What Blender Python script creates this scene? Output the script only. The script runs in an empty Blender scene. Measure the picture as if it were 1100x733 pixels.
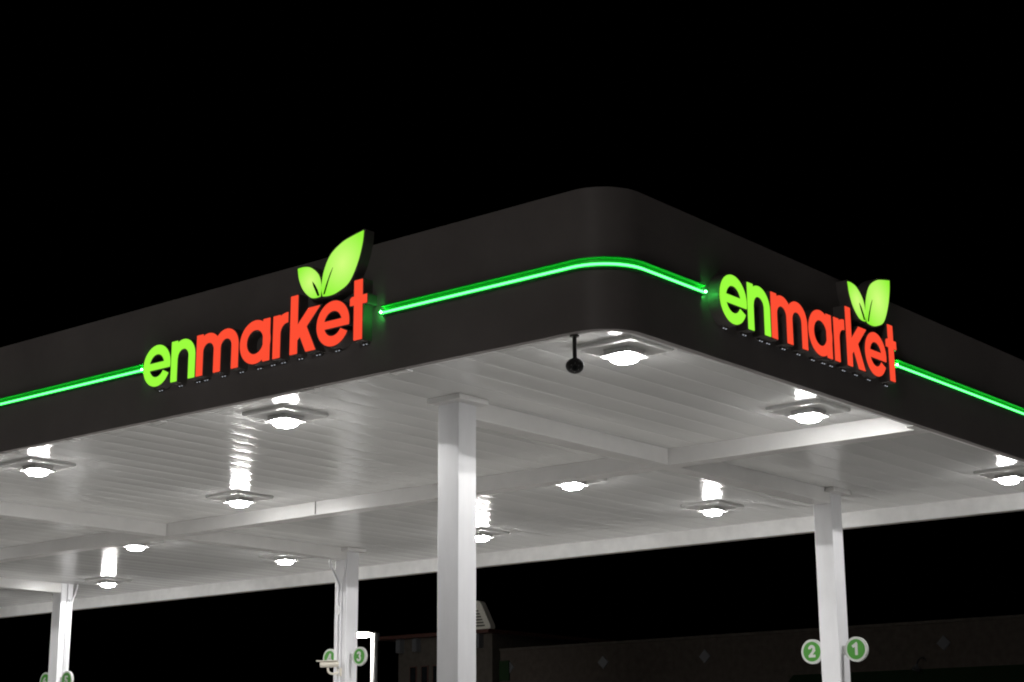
import bpy, bmesh, math, random
import numpy as np
from mathutils import Vector, Matrix
from mathutils.geometry import tessellate_polygon

random.seed(7)
S = bpy.context.scene
COL = S.collection
H0 = 1.65                                   # eye height of the photographer

# ------------------------------------------------------------------ camera, sky, light, exposure
cam = bpy.data.cameras.new('camera'); cam_o = bpy.data.objects.new('camera', cam); COL.objects.link(cam_o)
cam.sensor_width = 36.0; cam.lens = 1811.5 / 1100.0 * 36.0
cam.clip_start = 0.1; cam.clip_end = 3000
yaw, pitch, roll = math.radians(39.545), math.radians(14.428), math.radians(-0.31)
fw = Vector((math.cos(yaw) * math.cos(pitch), math.sin(yaw) * math.cos(pitch), math.sin(pitch)))
rt = fw.cross(Vector((0, 0, 1))).normalized(); up = rt.cross(fw)
r2 = rt * math.cos(roll) + up * math.sin(roll); u2 = -rt * math.sin(roll) + up * math.cos(roll)
M = Matrix((r2, u2, -fw)).transposed().to_4x4(); M.translation = Vector((-8.9254, -6.4778, H0))
cam_o.matrix_world = M
S.camera = cam_o

W = bpy.data.worlds.new('World'); S.world = W; W.use_nodes = True
nt = W.node_tree; bg = nt.nodes['Background']
sky = nt.nodes.new('ShaderNodeTexSky'); sky.sky_type = 'NISHITA'; sky.sun_disc = False
sky.sun_elevation = math.radians(-8); sky.sun_rotation = math.radians(255)
nt.links.new(sky.outputs[0], bg.inputs[0]); bg.inputs[1].default_value = 0.02
sun = bpy.data.lights.new('fill_sun', 'SUN'); sun.energy = 0.14; sun.angle = math.radians(8); sun.color = (1, .96, .9)  # dim low fill light, added so the fascia shows at night
sun_o = bpy.data.objects.new('fill_sun', sun); COL.objects.link(sun_o)
sun_o.rotation_euler = Vector((.93, .25, -.20)).to_track_quat('-Z', 'Y').to_euler(); sun_o.location = (-60, -30, 40)

S.render.engine = 'CYCLES'
S.cycles.use_denoising = True
S.cycles.filter_width = 2.0
S.cycles.max_bounces = 10; S.cycles.diffuse_bounces = 5; S.cycles.glossy_bounces = 5
S.cycles.sample_clamp_indirect = 6.0
vs = S.view_settings
vs.view_transform = 'Standard'; vs.look = 'None'; vs.gamma = 1; vs.exposure = 0.0; vs.use_curve_mapping = False

SPOT_W = 168.0
LENS_E = 245.0

# ------------------------------------------------------------------ materials
def mat(name, base, rough=.5, metal=0.0, spec=.5, vary=.0, scale=8.0, bump=0.0, bscale=40.0, stretch=(1, 1, 1), rvary=0.0, coat=0.0):
    m = bpy.data.materials.new(name); m.use_nodes = True
    n = m.node_tree.nodes; l = m.node_tree.links; b = n['Principled BSDF']
    b.inputs['Base Color'].default_value = (*base, 1); b.inputs['Roughness'].default_value = rough
    b.inputs['Metallic'].default_value = metal; b.inputs['Specular IOR Level'].default_value = spec
    if coat: b.inputs['Coat Weight'].default_value = coat; b.inputs['Coat Roughness'].default_value = .08
    tc = n.new('ShaderNodeNewGeometry')
    mp = n.new('ShaderNodeMapping'); mp.inputs['Scale'].default_value = stretch
    l.new(tc.outputs['Position'], mp.inputs[0])
    if vary or rvary:
        t = n.new('ShaderNodeTexNoise'); t.inputs['Scale'].default_value = scale; t.inputs['Detail'].default_value = 6
        t.inputs['Roughness'].default_value = .6
        l.new(mp.outputs[0], t.inputs[0])
        if vary:
            r = n.new('ShaderNodeValToRGB')
            r.color_ramp.elements[0].position = .3; r.color_ramp.elements[1].position = .72
            r.color_ramp.elements[0].color = (*[c * (1 - vary) for c in base], 1)
            r.color_ramp.elements[1].color = (*[min(1, c * (1 + vary * .5)) for c in base], 1)
            l.new(t.outputs[0], r.inputs[0]); l.new(r.outputs[0], b.inputs['Base Color'])
        if rvary:
            q = n.new('ShaderNodeMapRange'); q.inputs['To Min'].default_value = max(.02, rough - rvary); q.inputs['To Max'].default_value = rough + rvary
            l.new(t.outputs[0], q.inputs[0]); l.new(q.outputs[0], b.inputs['Roughness'])
    if bump:
        t2 = n.new('ShaderNodeTexNoise'); t2.inputs['Scale'].default_value = bscale; t2.inputs['Detail'].default_value = 3
        l.new(mp.outputs[0], t2.inputs[0])
        bp = n.new('ShaderNodeBump'); bp.inputs['Strength'].default_value = bump; bp.inputs['Distance'].default_value = .01
        l.new(t2.outputs[0], bp.inputs['Height']); l.new(bp.outputs[0], b.inputs['Normal'])
    return m

def tint_by_object(m, amount):
    n = m.node_tree.nodes; l = m.node_tree.links; b = n['Principled BSDF']
    src = b.inputs['Base Color'].links[0].from_socket
    oi = n.new('ShaderNodeObjectInfo'); mr = n.new('ShaderNodeMapRange'); mr.inputs['To Min'].default_value = 1 - amount; mr.inputs['To Max'].default_value = 1.0
    l.new(oi.outputs['Random'], mr.inputs[0])
    mix = n.new('ShaderNodeMix'); mix.data_type = 'RGBA'; mix.blend_type = 'MULTIPLY'; mix.inputs[0].default_value = 1
    l.new(src, mix.inputs[6]); l.new(mr.outputs[0], mix.inputs[7]); l.new(mix.outputs[2], b.inputs['Base Color'])

def emat(name, col, strength, vary=0.0, scale=6.0, col2=None):
    m = bpy.data.materials.new(name); m.use_nodes = True
    n = m.node_tree.nodes; l = m.node_tree.links; n.clear()
    o = n.new('ShaderNodeOutputMaterial'); e = n.new('ShaderNodeEmission')
    e.inputs[0].default_value = (*col, 1); e.inputs[1].default_value = strength
    if vary:
        g = n.new('ShaderNodeNewGeometry'); t = n.new('ShaderNodeTexNoise'); t.inputs['Scale'].default_value = scale; t.inputs['Detail'].default_value = 1
        l.new(g.outputs['Position'], t.inputs[0])
        r = n.new('ShaderNodeValToRGB'); r.color_ramp.elements[0].position = .35; r.color_ramp.elements[1].position = .65
        r.color_ramp.elements[0].color = (*[c * (1 - vary) for c in col], 1); r.color_ramp.elements[1].color = (*(col2 or col), 1)
        l.new(t.outputs[0], r.inputs[0]); l.new(r.outputs[0], e.inputs[0])
    l.new(e.outputs[0], o.inputs[0])
    return m

MT = dict(
    bronze=mat('dark_bronze_fascia', (.300, .272, .268),   .52, 0, .4, .16, 1.1, .25, .9, rvary=.08),
    white_deck=mat('white_deck_paint', (.70, .70, .69), .20, 0, .5, .06, 1.6, .05, 5, (.25, 1, 1), rvary=.05),
    white_trim=mat('white_trim_paint', (.80, .795, .785), .35, 0, .5, .10, 5.0, .02, 20),
    white_beam=mat('white_beam_paint', (.70, .69, .68), .28, 0, .5, .07, 3.0, .03, 9),
    white_col=mat('white_column_paint', (.70, .70, .72), .40, 0, .5, .09, 5.0, .04, 14, (1, 1, .25)),
    fixture=mat('grey_white_fixture_metal', (.62, .62, .61), .36, 0, .5, .05, 9.0),
    galv=mat('grey_conduit_metal', (.55, .55, .55), .3, .6, .5, .1, 20),
    lens=emat('lit_lamp_lens', (1.0, .99, .97), LENS_E),
    green_face=emat('lit_green_acrylic', (.335, 1.0, .050), 1.0),
    red_face=emat('lit_red_acrylic', (1.0, .078, .034), 1.0),
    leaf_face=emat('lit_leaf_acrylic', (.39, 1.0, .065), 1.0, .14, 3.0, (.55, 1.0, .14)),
    can=mat('dark_letter_can', (.22, .20, .195), .42, 0, .5),
    vein=mat('dark_green_vein', (.01, .03, .008), .4),
    led=emat('green_led_tube', (.40, 5.0, .78), 1.0),
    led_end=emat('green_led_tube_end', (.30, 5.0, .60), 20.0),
    lip=mat('channel_led_glow_tint', (.035, .40, .085), .4, .0),  # tube's green light put into the channel colour, not a green paint
    drain=emat('drain_led', (.82, .9, 1.0), .75),
    black=mat('black_camera_plastic', (.045, .045, .046), .7, 0, .25),
    steel=mat('dark_painted_steel', (.03, .03, .032), .4, 0, .5),
    sign_white=mat('white_sign_plastic', (.45, .46, .44), .4),
    sign_green=mat('green_sign_vinyl', (.030, .205, .006), .35),
    beige=mat('beige_camera_housing', (.62, .58, .50), .4),
    concrete=mat('forecourt_concrete', (.47, .46, .445), .75, 0, .3, .25, 1.5, .2, 30),
    stucco=mat('dark_brown_stucco', (.062, .051, .043), .85, 0, .2, .25, 6, .3, 30),
    stucco2=mat('grey_brown_stucco', (.072, .063, .054), .85, 0, .2, .25, 6, .3, 30),
    tile=mat('pale_grey_tile', (.095, .098, .105), .4, 0, .4, .1, 30),
    redtrim=mat('red_brown_eave', (.06, .022, .016), .6),
    awning=mat('green_awning_fabric', (.009, .026, .008), .8, 0, .2, .2, 20),
    glass=mat('dark_window_glass', (.012, .014, .016), .08, 0, .5),
    asphalt=mat('asphalt', (.05, .05, .05), .85, 0, .3, .2, 8, .3, 60),
    pole_white=mat('white_pole_paint', (.75, .75, .74), .4),
    street=emat('lit_street_lamp', (1.0, .97, .92), 220.0),
    hood=mat('weathered_white_metal', (.80, .78, .70), .5, 0, .4, .15, 25),
    louvre=mat('grey_louvre_metal', (.10, .095, .085), .5, 0, .4, .4, 12),
)

tint_by_object(MT['white_deck'], .06)

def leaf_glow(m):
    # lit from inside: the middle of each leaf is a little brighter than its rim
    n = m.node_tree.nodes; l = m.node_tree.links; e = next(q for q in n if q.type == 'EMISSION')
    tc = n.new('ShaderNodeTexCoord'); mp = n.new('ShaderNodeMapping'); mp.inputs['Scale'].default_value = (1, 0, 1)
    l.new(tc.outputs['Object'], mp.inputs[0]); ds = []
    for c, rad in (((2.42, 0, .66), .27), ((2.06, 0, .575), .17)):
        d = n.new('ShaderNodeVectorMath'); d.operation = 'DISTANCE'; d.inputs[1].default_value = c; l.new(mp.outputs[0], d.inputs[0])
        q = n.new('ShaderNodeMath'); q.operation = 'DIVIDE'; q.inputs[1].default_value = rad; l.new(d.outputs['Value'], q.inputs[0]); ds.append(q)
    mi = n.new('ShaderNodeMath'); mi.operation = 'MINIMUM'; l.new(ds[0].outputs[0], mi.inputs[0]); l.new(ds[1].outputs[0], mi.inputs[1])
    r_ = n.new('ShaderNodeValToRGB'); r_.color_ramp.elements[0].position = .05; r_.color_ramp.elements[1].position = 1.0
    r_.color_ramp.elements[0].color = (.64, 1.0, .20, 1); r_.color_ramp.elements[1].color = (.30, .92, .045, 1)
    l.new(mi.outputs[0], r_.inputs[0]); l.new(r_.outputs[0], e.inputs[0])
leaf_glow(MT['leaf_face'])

# ------------------------------------------------------------------ helpers
def ob(name, mesh, m=None, parent=None, loc=(0, 0, 0), rotz=0.0):
    if isinstance(mesh, bmesh.types.BMesh):
        me = bpy.data.meshes.new(name); mesh.normal_update(); mesh.to_mesh(me); mesh.free(); mesh = me
    o = bpy.data.objects.new(name, mesh); COL.objects.link(o)
    if m is not None and mesh is not None and not len(mesh.materials): mesh.materials.append(MT[m])
    o.location = loc; o.rotation_euler = (0, 0, rotz)
    if parent is not None: o.parent = parent
    return o

def thing(name, label, cat, loc=(0, 0, 0), rotz=0.0, group=None):
    o = bpy.data.objects.new(name, None); COL.objects.link(o); o.empty_display_size = .1
    o.location = loc; o.rotation_euler = (0, 0, rotz)
    return tag(o, label, cat, group)

def tag(o, label, cat, group=None):
    o['label'] = label; o['category'] = cat
    if group: o['group'] = group
    return o

def smooth(o, ang=35):
    me = o.data
    for p in me.polygons: p.use_smooth = True
    me.set_sharp_from_angle(angle=math.radians(ang))
    return o

def box(bm, x0, x1, y0, y1, z0, z1, bev=0.0):
    v = [bm.verts.new(c) for c in ((x0, y0, z0), (x1, y0, z0), (x1, y1, z0), (x0, y1, z0), (x0, y0, z1), (x1, y0, z1), (x1, y1, z1), (x0, y1, z1))]
    f = [bm.faces.new([v[i] for i in q]) for q in ((3, 2, 1, 0), (4, 5, 6, 7), (0, 1, 5, 4), (1, 2, 6, 5), (2, 3, 7, 6), (3, 0, 4, 7))]
    if bev:
        es = list({e for q in f for e in q.edges})
        bmesh.ops.bevel(bm, geom=es, offset=bev, segments=2, profile=.5, affect='EDGES')
    return bm

def boxo(name, x0, x1, y0, y1, z0, z1, m, parent=None, bev=0.0):
    return ob(name, box(bmesh.new(), x0, x1, y0, y1, z0, z1, bev), m, parent)

def tube(bm, pts, r, n=10, caps=True):
    """round tube through points, r scalar or list"""
    pts = [Vector(p) for p in pts]; rings = []
    rr = r if isinstance(r, (list, tuple)) else [r] * len(pts)
    ref = None
    for i, p in enumerate(pts):
        d = (pts[min(i + 1, len(pts) - 1)] - pts[max(i - 1, 0)]).normalized()
        if ref is None: ref = d.orthogonal().normalized()
        a = (ref - d * ref.dot(d)).normalized(); b = d.cross(a); ref = a
        rings.append([bm.verts.new(p + (a * math.cos(t) + b * math.sin(t)) * rr[i]) for t in [2 * math.pi * k / n for k in range(n)]])
    for i in range(len(rings) - 1):
        for k in range(n):
            bm.faces.new((rings[i][k], rings[i][(k + 1) % n], rings[i + 1][(k + 1) % n], rings[i + 1][k]))
    if caps:
        bm.faces.new(list(reversed(rings[0]))); bm.faces.new(rings[-1])
    return bm

def rrect(x0, y0, x1, y1, r, n=14):
    P = []
    for cx, cy, a0 in ((x0 + r, y0 + r, 180), (x1 - r, y0 + r, 270), (x1 - r, y1 - r, 0), (x0 + r, y1 - r, 90)):
        for k in range(n + 1):
            a = math.radians(a0 + 90 * k / n); P.append((cx + r * math.cos(a), cy + r * math.sin(a)))
    return P

def ringwall(out, inn, z0, z1):
    bm = bmesh.new(); n = len(out)
    A = [[bm.verts.new((x, y, z)) for x, y in L] for L, z in ((out, z0), (out, z1), (inn, z1), (inn, z0))]
    for i in range(n):
        j = (i + 1) % n
        for k in range(4):
            a, b = A[k], A[(k + 1) % 4]
            bm.faces.new((a[i], a[j], b[j], b[i]))
    bmesh.ops.recalc_face_normals(bm, faces=bm.faces)
    return bm

def sweep(path, sec):
    """path: list of ((x,y),(nx,ny)); sec: list of (o,z)"""
    bm = bmesh.new()
    R = [[bm.verts.new((p[0] + n[0] * o, p[1] + n[1] * o, z)) for o, z in sec] for p, n in path]
    k = len(sec)
    for i in range(len(R) - 1):
        for j in range(k):
            bm.faces.new((R[i][j], R[i][(j + 1) % k], R[i + 1][(j + 1) % k], R[i + 1][j]))
    bm.faces.new(R[0]); bm.faces.new(list(reversed(R[-1])))
    bmesh.ops.recalc_face_normals(bm, faces=bm.faces)
    return bm

# --- outlines from signed distance fields (letters, digits, leaves)
def contours(fn, x0, x1, z0, z1, h=.004, iso=0.0, tol=.0005):
    xs = np.arange(x0, x1 + h, h); zs = np.arange(z0, z1 + h, h)
    X, Z = np.meshgrid(xs, zs, indexing='ij'); F = fn(X, Z) - iso
    F[np.abs(F) < 1e-9] = 1e-9
    ins = F < 0; nx, nz = F.shape; pts = {}; nb = {}
    def edge(i, j, d):
        k = (i, j, d)
        if k not in pts:
            i2, j2 = (i + 1, j) if d == 0 else (i, j + 1)
            t = F[i, j] / (F[i, j] - F[i2, j2])
            pts[k] = (xs[i] + (xs[i2] - xs[i]) * t, zs[j] + (zs[j2] - zs[j]) * t)
        return k
    s = ins[:-1, :-1].astype(int) + ins[1:, :-1] + ins[1:, 1:] + ins[:-1, 1:]
    for i, j in zip(*np.where((s > 0) & (s < 4))):
        a, b, c, d = ins[i, j], ins[i + 1, j], ins[i + 1, j + 1], ins[i, j + 1]
        e = []
        if a != b: e.append(edge(i, j, 0))
        if b != c: e.append(edge(i + 1, j, 1))
        if c != d: e.append(edge(i, j + 1, 0))
        if d != a: e.append(edge(i, j, 1))
        for q in range(0, len(e), 2):
            nb.setdefault(e[q], []).append(e[q + 1]); nb.setdefault(e[q + 1], []).append(e[q])
    seen = set(); loops = []
    for k in nb:
        if k in seen: continue
        loop = [k]; seen.add(k); cur = k
        while True:
            nx_ = [q for q in nb[cur] if q not in seen]
            if not nx_: break
            cur = nx_[0]; seen.add(cur); loop.append(cur)
        P = [pts[q] for q in loop]
        if len(P) > 8: loops.append(simplify(P, tol))
    return loops

def simplify(P, tol):
    A = np.array(P)
    k = int(np.argmax(((A - A[0]) ** 2).sum(1)))
    def rdp(B):
        if len(B) < 3: return list(map(tuple, B))
        v = B[-1] - B[0]; L = math.hypot(*v) + 1e-12
        d = np.abs((B[:, 0] - B[0, 0]) * v[1] - (B[:, 1] - B[0, 1]) * v[0]) / L
        i = int(d.argmax())
        if d[i] < tol: return [tuple(B[0]), tuple(B[-1])]
        return rdp(B[:i + 1])[:-1] + rdp(B[i:])
    a = rdp(A[:k + 1]); b = rdp(np.vstack([A[k:], A[:1]]))
    return a[:-1] + b[:-1]

def area(P): return .5 * sum(P[i][0] * P[(i + 1) % len(P)][1] - P[(i + 1) % len(P)][0] * P[i][1] for i in range(len(P)))

def slab(loops, d0, d1):
    """extrude outline loops (u,z) from depth d0 to d1; the front looks towards -y"""
    loops = sorted(loops, key=lambda P: -abs(area(P)))
    bm = bmesh.new()
    big = [P for P in loops]
    outer = [big[0]] if big else []
    # holes are loops inside the first one; everything here has one outer loop
    fr = []; bk = []
    for P in loops:
        fr.append([bm.verts.new((u, -d1, z)) for u, z in P]); bk.append([bm.verts.new((u, -d0, z)) for u, z in P])
    flatf = [v for L in fr for v in L]; flatb = [v for L in bk for v in L]
    for t in tessellate_polygon([[Vector((u, z, 0)) for u, z in P] for P in loops]):
        try:
            bm.faces.new([flatf[i] for i in t]); bm.faces.new([flatb[i] for i in reversed(t)])
        except ValueError: pass
    for a, b in zip(fr, bk):
        n = len(a)
        for i in range(n): bm.faces.new((a[i], a[(i + 1) % n], b[(i + 1) % n], b[i]))
    bmesh.ops.recalc_face_normals(bm, faces=bm.faces)
    return bm

def sbox(X, Z, x0, x1, z0, z1):
    dx = np.maximum(x0 - X, X - x1); dz = np.maximum(z0 - Z, Z - z1)
    return np.minimum(np.maximum(dx, dz), 0) + np.hypot(np.maximum(dx, 0), np.maximum(dz, 0))
def sring(X, Z, cx, cz, r, hw, ax=1.0): return np.abs(np.hypot((X - cx) / ax, Z - cz) - r) - hw
def sseg(X, Z, ax, az, bx, bz, hw):
    px, pz = X - ax, Z - az; vx, vz = bx - ax, bz - az
    t = np.clip((px * vx + pz * vz) / (vx * vx + vz * vz), 0, 1)
    return np.hypot(px - vx * t, pz - vz * t) - hw
def sbar(X, Z, ax, az, bx, bz, hw):      # flat-ended bar
    L = math.hypot(bx - ax, bz - az); cx, sx = (bx - ax) / L, (bz - az) / L
    u = (X - ax) * cx + (Z - az) * sx; v = -(X - ax) * sx + (Z - az) * cx
    return sbox(u, v, 0, L, -hw, hw)
def half(X, Z, px, pz, nx, nz): return (X - px) * nx + (Z - pz) * nz     # negative on the side against n
mn = lambda *a: np.minimum.reduce(a)
mx = lambda *a: np.maximum.reduce(a)
def spoly(P):
    P = np.array(P)
    def f(X, Z):
        d = np.full(X.shape, 1e9); ins = np.zeros(X.shape, bool)
        for i in range(len(P)):
            a, b = P[i], P[(i + 1) % len(P)]
            d = np.minimum(d, sseg(X, Z, a[0], a[1], b[0], b[1], 0))
            c = (a[1] > Z) != (b[1] > Z)
            xi = a[0] + (Z - a[1]) * (b[0] - a[0]) / ((b[1] - a[1]) if b[1] != a[1] else 1e-9)
            ins ^= c & (X < xi)
        return np.where(ins, -d, d)
    return f
def spline(P, closed=False, n=8):
    out = []; m = len(P)
    for i in range(m - 1):
        p0, p1, p2, p3 = P[max(i - 1, 0)], P[i], P[i + 1], P[min(i + 2, m - 1)]
        for k in range(n):
            t = k / n
            out.append(tuple(.5 * (2 * p1[c] + (p2[c] - p0[c]) * t + (2 * p0[c] - 5 * p1[c] + 4 * p2[c] - p3[c]) * t * t + (3 * p1[c] - p0[c] - 3 * p2[c] + p3[c]) * t ** 3) for c in (0, 1)))
    out.append(tuple(P[-1])); return out

# ------------------------------------------------------------------ dimensions of the canopy (from the photograph's lines)
ZB, ZT, ZC, ZBM = 4.60, 5.628, 4.80, 4.634       # fascia bottom and top, ceiling, beam underside
CW, CL, RAD = 9.92, 24.0, .34
CSZ = .235
XM, XR = 1.681, 8.11
XA = 4.865
YC = (2.878, 10.653, 17.38)

# ------------------------------------------------------------------ ground
g = ob('ground', box(bmesh.new(), -400, 600, -400, 600, -.3, 0), 'asphalt'); g['kind'] = 'structure'
bm = bmesh.new(); box(bm, -14, 22, -12, 36, -.2, .006)
g = ob('forecourt_pavement', bm, 'concrete'); g['kind'] = 'structure'

# ------------------------------------------------------------------ the canopy
canopy = thing('fuel_station_canopy', 'large fuel station canopy with dark bronze rounded fascia and white ceiling on square white columns', 'canopy')
o1 = rrect(0, 0, CW, CL, RAD); i1 = rrect(.055, .055, CW - .055, CL - .055, RAD - .055)
smooth(ob('fascia', ringwall(o1, i1, ZB, ZT), 'bronze', canopy))
o2 = rrect(.057, .057, CW - .057, CL - .057, RAD - .057); i2 = rrect(.10, .10, CW - .10, CL - .10, RAD - .10)
liner = smooth(ob('soffit_trim', ringwall(o2, i2, ZB + .006, ZC + .05), 'white_trim', canopy))
# loose trim clips along the inside bottom of the fascia
for y, L in ((3.02, .16), (2.05, .17), (4.9, .13), (6.1, .10), (7.05, .15)):
    boxo('trim_clip', .045, .125, y - L / 2, y + L / 2, ZB - .006, ZB + .004, 'white_trim', liner)
for x, L in ((4.62, .25),):
    boxo('trim_clip', x - L / 2, x + L / 2, .045, .125, ZB - .006, ZB + .004, 'white_trim', liner)
def polyslab(P, z0, z1):
    bm = bmesh.new(); A = [bm.verts.new((x, y, z0)) for x, y in P]; B = [bm.verts.new((x, y, z1)) for x, y in P]; n = len(P)
    bm.faces.new(list(reversed(A))); bm.faces.new(B)
    for i in range(n): bm.faces.new((A[i], A[(i + 1) % n], B[(i + 1) % n], B[i]))
    return bm
ob('roof_deck', polyslab(rrect(.057, .057, CW - .057, CL - .057, RAD - .057), ZC + .30, ZC + .36), 'white_trim', canopy)

# ceiling: formed metal pans side by side, each slightly bowed, running away along the right-hand fascia
PW = .305
def pan_mesh(kind):
    prof = [(0, .0022), (.0015, .0022), (.004, .0004)]
    bow = (.0026, .0034, .0020)[kind]
    for k in range(9):
        t = k / 8; prof.append((.010 + (PW - .020) * t, -bow * (1 - (2 * t - 1) ** 2)))
    prof += [(PW - .004, .0004), (PW - .0015, .0022), (PW, .0022)]
    bm = bmesh.new(); NX = 12; rows = []
    xs = [.10 + (CW - .20) * k / NX for k in range(NX + 1)]
    for x in xs: rows.append([bm.verts.new((x, y, z)) for y, z in prof])
    for i in range(NX):
        for j in range(len(prof) - 1): bm.faces.new((rows[i][j], rows[i][j + 1], rows[i + 1][j + 1], rows[i + 1][j]))
    me = bpy.data.meshes.new('ceiling_pan'); bmesh.ops.recalc_face_normals(bm, faces=bm.faces)
    for f in bm.faces:
        if f.normal.z > 0: f.normal_flip()
        f.smooth = True
    bm.to_mesh(me); bm.free(); me.materials.append(MT['white_deck']); return me
PM = [pan_mesh(k) for k in range(3)]
y = .10; k = 0
while y + PW < CL - .05:
    o = ob('ceiling_panel', PM[random.choice((0, 0, 1, 2))], None, canopy, (0, y, ZC + random.uniform(-.0006, .0006)))
    o.rotation_euler = (math.radians(random.uniform(-.05, .05)), 0, 0)
    y += PW; k += 1

# beams
bmw = .20
def ibeam(name, x0, x1, y0, y1, z0, z1): return boxo(name, x0, x1, y0, y1, z0, z1, 'white_beam', canopy, .006)
ibeam('main_beam', XA, XA + bmw, .102, CL - .102, ZBM, ZC + .03)
for yc in YC:
    ibeam('cross_beam', XM + CSZ - .01, XA - .003, yc + .012, yc + CSZ - .012, ZBM + .002, ZC + .028)
    ibeam('cross_beam', XA + bmw + .003, XR + .01, yc + .012, yc + CSZ - .012, ZBM + .002, ZC + .028)
# splice plates on the main beam
for yy in (7.93,):
    boxo('splice_plate', XA - .006, XA, yy, yy + .012, ZBM + .01, ZC, 'louvre', canopy)

# columns
def column(x, y, cap=True):
    c = boxo('column', x, x + CSZ, y, y + CSZ, 0, ZC + .01, 'white_col', canopy, .008)
    if cap: boxo('cap_plate', x - .11, x + CSZ + .04, y - .11, y + CSZ + .03, ZC - .050, ZC - .004, 'white_beam', c, .004)
    boxo('base_plate', x - .1, x + CSZ + .1, y - .1, y + CSZ + .1, .006, .03, 'white_beam', c)
    return c
cols = {}
for i, yc in enumerate(YC):
    cols['n', i] = column(XM, yc); cols['f', i] = column(XR, yc, i < 2)
# conduits on the second far column (two, bending in at the top) and on the third
c = cols['f', 1]; x = XR - .018; y0 = YC[1]
def pipe(pts, r, parent):
    return smooth(ob('conduit', tube(bmesh.new(), spline3(pts), r, 8), 'white_col', parent), 50)
def spline3(P, n=6):
    out = []; m = len(P)
    for i in range(m - 1):
        p0, p1, p2, p3 = [Vector(P[max(0, min(m - 1, q))]) for q in (i - 1, i, i + 1, i + 2)]
        for k in range(n):
            t = k / n; out.append(.5 * (2 * p1 + (p2 - p0) * t + (2 * p0 - 5 * p1 + 4 * p2 - p3) * t * t + (3 * p1 - p0 - 3 * p2 + p3) * t ** 3))
    out.append(Vector(P[-1])); return out
pipe([(x, y0 + .33, ZC), (x, y0 + .33, ZC - .18), (x, y0 + .26, ZC - .32), (x, y0 + .155, ZC - .50), (x, y0 + .145, ZC - .62), (x, y0 + .145, ZC - 1.2), (x, y0 + .145, .2)], .016, c)
pipe([(x, y0 + .03, ZC), (x, y0 + .03, ZC - .30), (x, y0 + .05, ZC - .42), (x, y0 + .095, ZC - .56), (x, y0 + .10, ZC - .66), (x, y0 + .10, ZC - 1.2), (x, y0 + .10, .2)], .016, c)
boxo('conduit_box', x - .02, XR, y0 + .09, y0 + .16, 3.86, 3.99, 'galv', c)
c = cols['f', 2]; yy = YC[2] - .018; xx = XR
pipe([(xx + .12, yy, ZC), (xx + .12, yy, ZC - .5), (xx + .12, yy, .2)], .014, c)
pipe([(xx + .30, yy, ZC), (xx + .28, yy, ZC - .12), (xx + .17, yy, ZC - .42), (xx + .16, yy, ZC - .6), (xx + .16, yy, .2)], .014, c)

# ------------------------------------------------------------------ green light channel round the fascia
ZL = 5.062
def corner(): return [((RAD + RAD * math.cos(a), RAD + RAD * math.sin(a)), (math.cos(a), math.sin(a))) for a in [math.pi + math.pi / 2 * k / 16 for k in range(17)]]
segs = [[((0, CL - RAD), (-1, 0)), ((0, 5.02), (-1, 0))],
        [((0, 2.15), (-1, 0))] + corner() + [((1.10, 0), (0, -1))],
        [((4.10, 0), (0, -1)), ((CW - RAD, 0), (0, -1))]]
for path in segs:
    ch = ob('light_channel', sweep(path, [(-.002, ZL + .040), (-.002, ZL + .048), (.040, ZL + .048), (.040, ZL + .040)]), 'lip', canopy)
    ob('channel_glow_back', sweep(path, [(-.002, ZL - .024), (-.002, ZL + .039), (.004, ZL + .039), (.004, ZL - .024)]), 'lip', ch)  # plate added between the lips to show a green glow behind the tube
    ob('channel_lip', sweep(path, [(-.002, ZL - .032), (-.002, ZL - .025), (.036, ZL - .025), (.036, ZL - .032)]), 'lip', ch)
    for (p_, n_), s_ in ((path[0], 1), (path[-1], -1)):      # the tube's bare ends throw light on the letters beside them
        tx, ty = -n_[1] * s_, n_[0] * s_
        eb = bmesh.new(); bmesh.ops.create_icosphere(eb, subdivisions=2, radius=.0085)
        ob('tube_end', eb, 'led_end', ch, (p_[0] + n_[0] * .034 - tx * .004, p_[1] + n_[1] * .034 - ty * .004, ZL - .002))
    ob('light_tube', sweep(path, [(.017 + .0080 * math.cos(a), ZL - .002 + .0080 * math.sin(a)) for a in [2 * math.pi * q / 10 for q in range(10)]]), 'led', ch)
# ------------------------------------------------------------------ illuminated signs
HW = .0415
def g_e(c):
    def f(X, Z):
        ring = sring(X, Z, c, .186, .142, .0405, .985)
        bar = mx(sbox(X, Z, c - .15, c + .172, .151, .212), np.hypot((X - c) / .985, Z - .186) - .1825)
        gap = mx(half(X, Z, c, .151, 0, 1), -half(X, Z, c + .02, .165, .42, .91), -(X - c))
        return mn(mx(ring, -gap), bar)
    return f
def arch(X, Z, c, r): return mx(sring(X, Z, c, .208, r, HW), .208 - Z)
def g_n(X, Z):
    return mn(sbox(X, Z, .372, .452, .008, .362), arch(X, Z, .527, .1135), sbox(X, Z, .599, .682, .008, .209))
def g_m(X, Z):
    return mn(sbox(X, Z, .700, .782, .008, .362), arch(X, Z, .8515, .1105), arch(X, Z, 1.0735, .1105), sbox(X, Z, .920, 1.004, .008, .209), sbox(X, Z, 1.1425, 1.2255, .008, .209))
def g_a(X, Z): return mn(sring(X, Z, 1.428, .186, .142, .0405), sbox(X, Z, 1.522, 1.604, .008, .362))
def g_r(X, Z): return mn(sbox(X, Z, 1.642, 1.726, .008, .362), mx(sring(X, Z, 1.806, .207, .1215, .0425), X - 1.815, .207 - Z))
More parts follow.
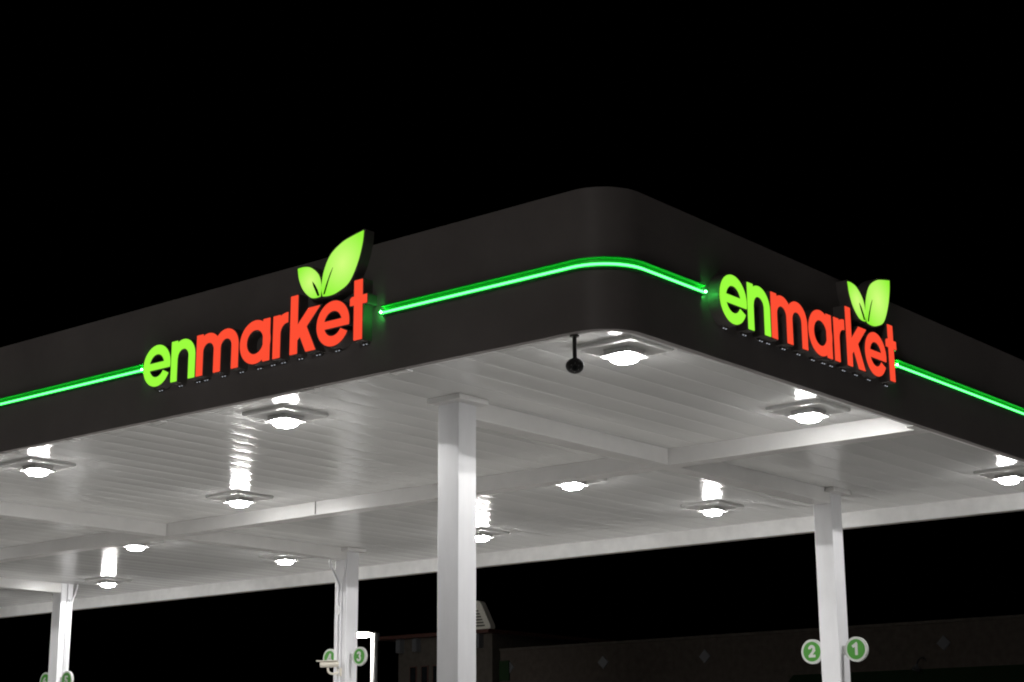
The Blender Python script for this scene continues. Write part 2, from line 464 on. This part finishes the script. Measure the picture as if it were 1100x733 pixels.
def g_k(X, Z):
    arm = mx(sbar(X, Z, 1.86, .115, 2.20, .445, .046), Z - .362)
    leg = mx(sbar(X, Z, 1.955, .250, 2.125, -.08, .049), .008 - Z)
    return mn(sbox(X, Z, 1.842, 1.926, .008, .492), mx(mn(arm, leg), 1.88 - X))
def g_t(X, Z): return mn(sbox(X, Z, 2.556, 2.646, .008, .488), mx(sbox(X, Z, 2.512, 2.695, .290, .360), half(X, Z, 2.512, .345, -.6, .8) * 1.0 ))
BIG = [(2.205, .428), (2.190, .50), (2.212, .63), (2.285, .755), (2.41, .830), (2.53, .861), (2.648, .882)]
BIG2 = [(2.648, .882), (2.635, .78), (2.585, .63), (2.495, .49), (2.37, .433), (2.28, .420), (2.205, .428)]
SML = [(2.182, .432), (2.185, .53), (2.15, .620), (2.065, .690), (1.985, .712), (1.912, .712)]
SML2 = [(1.912, .712), (1.930, .62), (1.982, .52), (2.062, .448), (2.12, .430), (2.182, .432)]
f_big = spoly(spline(BIG)[:-1] + spline(BIG2)[:-1]); f_sml = spoly(spline(SML)[:-1] + spline(SML2)[:-1])

GLY = [('letter', g_e(.180), (-.05, .42, -.06, .44), 'green_face', [(.15, .006)]),
       ('letter', g_n, (.32, .74, -.06, .44), 'green_face', [(.412, .008), (.64, .008)]),
       ('letter', g_m, (.64, 1.28, -.06, .44), 'red_face', [(.741, .008), (.962, .008), (1.184, .008)]),
       ('letter', g_a, (1.20, 1.66, -.06, .44), 'red_face', [(1.40, .004), (1.563, .008)]),
       ('letter', g_r, (1.59, 1.87, -.06, .44), 'red_face', [(1.684, .008)]),
       ('letter', g_k, (1.79, 2.2, -.06, .55), 'red_face', [(1.884, .008), (2.085, .008)]),
       ('letter', g_e(2.325), (2.10, 2.56, -.06, .44), 'red_face', [(2.30, .006)]),
       ('letter', g_t, (2.46, 2.75, -.06, .55), 'red_face', [(2.60, .008)]),
       ('leaf', f_big, (2.13, 2.72, .36, .95), 'leaf_face', [(2.25, .424)]),
       ('leaf', f_sml, (1.85, 2.24, .38, .76), 'leaf_face', [])]
DEPTH = .100
MESH = []
for nm, fn, (a, b, c_, d_), fm, dr in GLY:
    face = contours(fn, a, b, c_, d_); can = contours(fn, a, b, c_, d_, iso=.0085 if nm == 'letter' else .013)
    m1 = bpy.data.meshes.new(nm); q = slab(can, -.002, DEPTH); q.to_mesh(m1); q.free(); m1.materials.append(MT['can'])
    m2 = bpy.data.meshes.new(nm + '_face'); q = slab(face, DEPTH - .004, DEPTH + .003); q.to_mesh(m2); q.free(); m2.materials.append(MT[fm])
    MESH.append((nm, m1, m2, dr))
dome = bmesh.new(); bmesh.ops.create_icosphere(dome, subdivisions=1, radius=.0058)
dm = bpy.data.meshes.new('drain_light'); dome.to_mesh(dm); dome.free(); dm.materials.append(MT['drain'])
wl = bmesh.new(); box(wl, -.032, .032, -.014, .014, -.013, .006, .004)
wm = bpy.data.meshes.new('drain_cover'); wl.to_mesh(wm); wl.free(); wm.materials.append(MT['can'])
vein1 = slab(contours(spoly([(2.214, .44), (2.243, .515), (2.285, .60), (2.322, .655), (2.277, .56), (2.246, .48), (2.230, .44)]), 2.15, 2.4, .40, .70, h=.003), DEPTH + .002, DEPTH + .006)
vein2 = slab(contours(spoly([(2.172, .44), (2.150, .49), (2.118, .54), (2.085, .575), (2.099, .532), (2.128, .48), (2.150, .44)]), 2.0, 2.25, .40, .62, h=.003), DEPTH + .002, DEPTH + .006)
vm = []
for v_ in (vein1, vein2):
    me = bpy.data.meshes.new('leaf_vein'); v_.to_mesh(me); v_.free(); me.materials.append(MT['vein']); vm.append(me)

def sign(label, loc, rotz, sc):
    r = thing('illuminated_sign', label, 'sign', loc, rotz, 'lit brand signs on the canopy fascia')
    r.scale = (sc, 1, sc)
    nv = 0
    for nm, m1, m2, dr in MESH:
        o = ob(nm, m1, None, r); ob(nm + '_face', m2, None, o)
        if nm == 'leaf': ob('leaf_vein', vm[nv], None, o); nv += 1
        for u, z in dr:
            cv = ob('drain_cover', wm, None, o, (u + .012, -.026, z - .012))
            for s in (-1, 1): ob('drain_light', dm, None, o, (u + .012 + s * .016, -.030, z - .024))
    return r
sign('lit sign on the left fascia, green and red letters under two leaves', (0, 4.905, 4.852), -math.pi / 2, .99)
sign('lit sign on the right fascia, green and red letters under two leaves', (1.185, 0, 4.852), 0, 1.03)

# ------------------------------------------------------------------ canopy lamps
def rsq(h, r, n=4): return rrect(-h, -h, h, h, r, n)
def prism(bm, sects):
    rings = [[bm.verts.new((x, y, z)) for x, y in P] for P, z in sects]; n = len(rings[0])
    for a, b in zip(rings, rings[1:]):
        for i in range(n): bm.faces.new((a[i], a[(i + 1) % n], b[(i + 1) % n], b[i]))
    bm.faces.new(rings[0]); bm.faces.new(rings[-1]); bmesh.ops.recalc_face_normals(bm, faces=bm.faces); return bm
def me_of(name, bm, m):
    me = bpy.data.meshes.new(name); bm.to_mesh(me); bm.free(); me.materials.append(MT[m]); return me
pl_m = me_of('mounting_plate', prism(bmesh.new(), [(rsq(.275, .01), 0), (rsq(.275, .01), -.024), (rsq(.262, .01), -.034)]), 'fixture')
hs_m = me_of('housing', prism(bmesh.new(), [(rsq(.120, .02), -.032), (rsq(.112, .02), -.068), (rsq(.143, .04), -.074), (rsq(.143, .04), -.082)]), 'fixture')
ln_m = me_of('lens', prism(bmesh.new(), [(rsq(.094, .06), -.080), (rsq(.093, .06), -.106), (rsq(.078, .055), -.120), (rsq(.05, .03), -.127)]), 'lens')
spot = bpy.data.lights.new('lamp_beam', 'SPOT'); spot.energy = SPOT_W; spot.spot_size = math.radians(162.5); spot.spot_blend = .02
spot.shadow_soft_size = .05; spot.color = (1, .985, .965)
LAMPS = [(1.20, .78, 'lit canopy lamp at the rounded near corner, beside the black hanging camera'),
         (1.18, 4.50, 'lit canopy lamp nearest the ceiling edge under the left sign'),
         (1.22, 8.27, 'lit canopy lamp at the far left below the green line'),
         (4.07, .84, 'lit canopy lamp below the leaves end of the right sign'),
         (5.58, 4.655, 'lit canopy lamp right of the front column, just past the main beam'),
         (4.00, 8.30, 'lit canopy lamp with a long streak, before the main beam left of the column'),
         (5.66, 12.31, 'lit canopy lamp without a streak, just past the main beam on the left'),
         (8.40, .87, 'lit canopy lamp cut by the right edge of the picture'),
         (8.22, 4.55, 'lit canopy lamp left of the column numbered 1 and 2'),
         (8.10, 8.14, 'lit canopy lamp half hidden behind the front column'),
         (8.12, 11.95, 'lit canopy lamp left of the column numbered 3'),
         (8.28, 16.36, 'lit canopy lamp beside the leftmost column')]
OFF = [(1.2, 12.1), (4.0, 16.3), (5.5, 20.1), (8.25, 20.1)]
for x, y, lab in LAMPS + [(x, y, 'lit canopy lamp on the ceiling further left, outside the picture') for x, y in OFF]:
    t = thing('canopy_lamp', lab, 'lamp', (x, y, ZC - .001), 0, 'canopy ceiling lamps')
    ob('mounting_plate', pl_m, None, t); ob('housing', hs_m, None, t); ob('lens', ln_m, None, t)
    L = bpy.data.objects.new('lamp_beam', spot); COL.objects.link(L); L.parent = t; L.location = (0, 0, -.134)

# ------------------------------------------------------------------ hanging camera at the near corner
t = thing('hanging_camera', 'black dome camera hanging on a thin rod under the rounded corner', 'camera', (.085, .40, ZB + .006))
smooth(ob('rod', tube(bmesh.new(), [(0, 0, 0), (0, 0, -.20)], .0145, 10), 'black', t), 50)
smooth(ob('flange', tube(bmesh.new(), [(0, 0, -.002), (0, 0, -.014)], .034, 14), 'louvre', t), 50)
hd = bmesh.new(); bmesh.ops.create_uvsphere(hd, u_segments=24, v_segments=14, radius=.064)
for v in hd.verts: v.co.z *= .86
d_ = Vector((-.63, -.48, -.35)).normalized()
ho = smooth(ob('head', hd, 'black', t, (0, 0, -.222)), 60)
q = d_.orthogonal().normalized(); q2 = d_.cross(q)
smooth(ob('lens_ring', tube(bmesh.new(), [d_ * .042, d_ * .060], [.034, .026], 18), 'steel', ho), 40)
smooth(ob('lens', tube(bmesh.new(), [d_ * .055, d_ * .063], [.018, .015], 16), 'glass', ho), 40)
for k in range(6):
    a = 2 * math.pi * k / 6; pc = d_ * .051 + (q * math.cos(a) + q2 * math.sin(a)) * .030
    ob('screw', tube(bmesh.new(), [pc, pc + d_ * .006], .003, 6), 'galv', ho)

# ------------------------------------------------------------------ pump number signs
def d1(X, Z): return mn(sbox(X, Z, -.012, .024, -.07, .07), mx(sbar(X, Z, -.045, .030, .02, .072, .017), X - .02))
def d2(X, Z): return mn(mx(sring(X, Z, 0, .032, .030, .017), -mx(.032 - 0 * X - 0.0 + Z * 0 - 0.0, -1 + 0 * X) if False else -mx(Z - .030, X - .005)), sbar(X, Z, .040, .022, -.030, -.055, .016), sbox(X, Z, -.045, .048, -.070, -.038))
def d3(X, Z):
    a = mx(sring(X, Z, -.004, .034, .028, .016), -mx(X + .004, Z - .036)); b = mx(sring(X, Z, -.004, -.032, .032, .016), -mx(X + .004, -.034 - Z))
    return mn(a, b)
def d4(X, Z): return mn(sbox(X, Z, .005, .037, -.07, .07), sbox(X, Z, -.05, .055, -.04, -.012), mx(sbar(X, Z, -.045, -.03, .02, .07, .015)))
def d5(X, Z): return mn(sbox(X, Z, -.035, .04, .042, .07), sbox(X, Z, -.038, -.008, -.005, .07), mx(sring(X, Z, -.004, -.025, .030, .017), -mx(X + .004, -.02 - Z)))
def d6(X, Z): return mn(sring(X, Z, 0, -.028, .028, .016), mx(sring(X, Z, .02, -.012, .065, .016), X - .01, -.012 - Z))
DG = {1: d1, 2: d2, 3: d3, 4: d4, 5: d5, 6: d6}
def disc(r, d0, d1_, n=36):
    return slab([[(r * math.cos(2 * math.pi * k / n), r * math.sin(2 * math.pi * k / n)) for k in range(n)]], d0, d1_)
def numsign(n, x, y, z, lab, side, sc=1.0):
    t = thing('pump_number_sign', lab, 'number sign', (x, y, z), -math.pi / 2, 'round pump number signs')
    t.scale = (sc, sc, sc)
    ob('disc', disc(.148, -.02, .02), 'sign_white', t); ob('green_disc', disc(.120, .019, .023), 'sign_green', t)
    ob('numeral', slab(contours(DG[n], -.09, .09, -.1, .1, h=.003), .022, .026), 'sign_white', t)
    bm = bmesh.new(); s = side          # bracket between disc and column, local u runs to -Y
    box(bm, min(-s * .20, -s * .08), max(-s * .20, -s * .08), -.016, .016, -.055, .055, .003)
    ob('bracket', bm, 'sign_white', t)
    return t
xs = XR + .09
numsign(1, xs, 2.705, 2.985, 'round green sign numbered 1 on the right of its column', 1, .93)
numsign(2, xs, 3.262, 2.985, 'round green sign numbered 2, partly behind its column', -1, .93)
numsign(3, xs, 10.455, 3.270, 'round green sign numbered 3 beside the street lamp', 1, .88)
numsign(4, xs, 11.045, 3.270, 'round green sign numbered 4, mostly hidden behind its column and the beige camera', -1, .88)
numsign(5, xs, 17.20, 3.20, 'green sign on the right of the leftmost column at the bottom edge', 1)
numsign(6, xs, 17.78, 3.20, 'green sign on the left of the leftmost column at the bottom edge', -1)

# ------------------------------------------------------------------ bullet camera on the second far column
t = thing('security_camera', 'beige bullet security camera on an arm on the column numbered 3', 'camera', (XR, YC[1] + .11, 3.06))
ob('wall_mount', box(bmesh.new(), -.03, 0, -.05, .05, -.06, .06, .006), 'beige', t)
smooth(ob('arm', tube(bmesh.new(), spline3([(-.02, 0, 0), (-.12, .01, -.03), (-.20, .03, -.01), (-.22, .04, .06)]), .018, 8), 'beige', t), 50)
dv = Vector((-.62, .78, -.02)).normalized(); cc = Vector((-.20, .03, .115))
t.scale = (.9, .9, .9)
b_ = smooth(ob('body', tube(bmesh.new(), [cc - dv * .15, cc - dv * .13, cc + dv * .13, cc + dv * .14], [.03, .048, .048, .042], 16), 'beige', t), 40)
sh = bmesh.new(); qv = dv.cross(Vector((0, 0, 1))).normalized()
P = [cc - dv * .12 + qv * .056, cc - dv * .14 - qv * .056, cc + dv * .2 - qv * .056, cc + dv * .2 + qv * .056]
A = [sh.verts.new(p + Vector((0, 0, .047))) for p in P]; B = [sh.verts.new(p + Vector((0, 0, .058))) for p in P]
sh.faces.new(A); sh.faces.new(list(reversed(B)))
for k in range(4): sh.faces.new((A[k], A[(k + 1) % 4], B[(k + 1) % 4], B[k]))
bmesh.ops.recalc_face_normals(sh, faces=sh.faces); ob('sunshield', sh, 'beige', t)
ob('lens', tube(bmesh.new(), [cc + dv * .135, cc + dv * .143], .032, 14), 'glass', b_)

# ------------------------------------------------------------------ store behind the canopy
BX = 28.0
st = thing('store_building', 'dark store building with a flat roof and pale diamond tiles behind the canopy', 'building', (BX, 10, 0))
def bpart(name, x0, x1, y0, y1, z0, z1, m, par=None, bev=0):
    bm = box(bmesh.new(), x0 - BX, x1 - BX, y0 - 10, y1 - 10, z0, z1, bev); return ob(name, bm, m, par or st)
wall = bpart('wall', BX, BX + 12, -18, 24.5, 0, 5.03, 'stucco')
bpart('coping', BX - .05, BX + 12.05, -18.05, 24.5, 5.03, 5.09, 'stucco2')
tw = bpart('entrance_bay', BX - .35, BX + 12, 24.503, 28.1, 0, 5.50, 'stucco2')
bpart('eave', BX - .75, BX + 12.3, 24.3, 28.65, 5.503, 5.60, 'redtrim')
bpart('gutter_end', BX - .78, BX - .74, 28.52, 28.62, 5.47, 5.72, 'tile')
for yy in (27.95, 27.3, 24.9, 25.2):
    bpart('eave_bracket', BX - .55, BX - .353, yy - .08, yy + .08, 5.12, 5.50, 'tile')
for yy in (24.17, 20.9, 17.66, 14.36, 11.07, 7.8, 4.5):
    tl = bmesh.new(); h = .17
    P = [(0, h), (h, 0), (0, -h), (-h, 0)]
    A = [tl.verts.new((-.022, a, 4.56 + b)) for a, b in P]; B = [tl.verts.new((.002, a * 1.06, 4.56 + b * 1.06)) for a, b in P]
    tl.faces.new(A)
    for k in range(4): tl.faces.new((A[k], A[(k + 1) % 4], B[(k + 1) % 4], B[k]))
    bmesh.ops.recalc_face_normals(tl, faces=tl.faces)
    ob('tile', tl, 'tile', st, (0, yy - 10, 0))
for yy in (26.6, 27.05, 27.5):
    w_ = bpart('window', BX - .372, BX - .352, yy - .14, yy + .14, 2.2, 4.72, 'redtrim'); bpart('pane', BX - .378, BX - .374, yy - .11, yy + .11, 2.23, 4.69, 'glass', w_)
# green awning, sloping
aw = bmesh.new()
for y in (-16, 15.1):
    pass
P = [(-.002, 3.99), (-.95, 3.35), (-.95, 3.15), (-.002, 3.15)]
A = [aw.verts.new((x, -26, z)) for x, z in P]; B = [aw.verts.new((x, 5.1, z)) for x, z in P]
aw.faces.new(A); aw.faces.new(list(reversed(B)))
for k in range(4): aw.faces.new((A[k], A[(k + 1) % 4], B[(k + 1) % 4], B[k]))
bmesh.ops.recalc_face_normals(aw, faces=aw.faces); ob('awning', aw, 'awning', st)
bpart('panel', BX - .06, BX - .002, 24.15, 24.49, 4.2, 4.75, 'awning')
t = thing('wall_lamp', 'small unlit gooseneck lamp above the green awning of the dark store', 'lamp', (BX, 11.55, 4.18))
ob('arm', tube(bmesh.new(), spline3([(0, 0, 0), (-.15, 0, .06), (-.32, .03, .0), (-.38, .05, -.12)]), .018, 8), 'steel', t)
ob('shade', tube(bmesh.new(), [(-.38, .05, -.10), (-.39, .05, -.15), (-.42, .06, -.22)], [.03, .05, .10], 12), 'tile', t)

# white hood standing on the store roof behind the front column
t = thing('rooftop_hood', 'white wedge-shaped louvred hood on the store roof beside the front column', 'roof vent', (BX + .1, 25.45, 5.60))
hb = bmesh.new()
P = [(-1.15, .06), (.50, .06), (.55, .12), (.54, .20), (.17, .86), (.08, .90), (-.80, .90), (-1.15, .84)]
loops = [P]; inner = [(-1.0, .16), (.36, .16), (.06, .70), (-1.0, .70)]
fr_ = slab([P, inner], -.02, .06); ob('face_frame', fr_, 'hood', t, rotz=-math.pi / 2)
bk = slab([[(a * .99, b * .995 + .002) for a, b in P]], -.16, -.022); ob('body', bk, 'hood', t, rotz=-math.pi / 2)
for k in range(6):
    zz = .175 + k * .085; ob('louvre', box(bmesh.new(), -.030, .015, -.32 + .046 * k, .98, zz, zz + .035), 'louvre', t)
    # louvre blades sit in the recess of the frame
for y_ in (-.45, .1, .7): ob('foot', box(bmesh.new(), .025, .12, y_ - .05, y_ + .05, -.003, .09), 'louvre', t)

# ------------------------------------------------------------------ street lamp by the store
t = thing('street_lamp', 'lit street lamp with a white pole behind the column numbered 3', 'street lamp', (22.0, 23.6, 0))
smooth(ob('pole', tube(bmesh.new(), [(0, 0, 0), (0, 0, 5.0), (0, 0, 5.10), (0, 0, 5.16)], [.095, .085, .080, .012], 14), 'pole_white', t), 40)
hd_ = ob('head', box(bmesh.new(), -.10, .10, .12, .98, 5.12, 5.17, .01), 'pole_white', t, rotz=math.radians(56))
ob('lamp_panel', box(bmesh.new(), -.09, .09, .16, .96, 5.03, 5.119, .01), 'street', hd_)
smooth(ob('arm', tube(bmesh.new(), [(0, 0, 5.09), (-.13, .09, 5.145)], .022, 8), 'pole_white', t), 40)
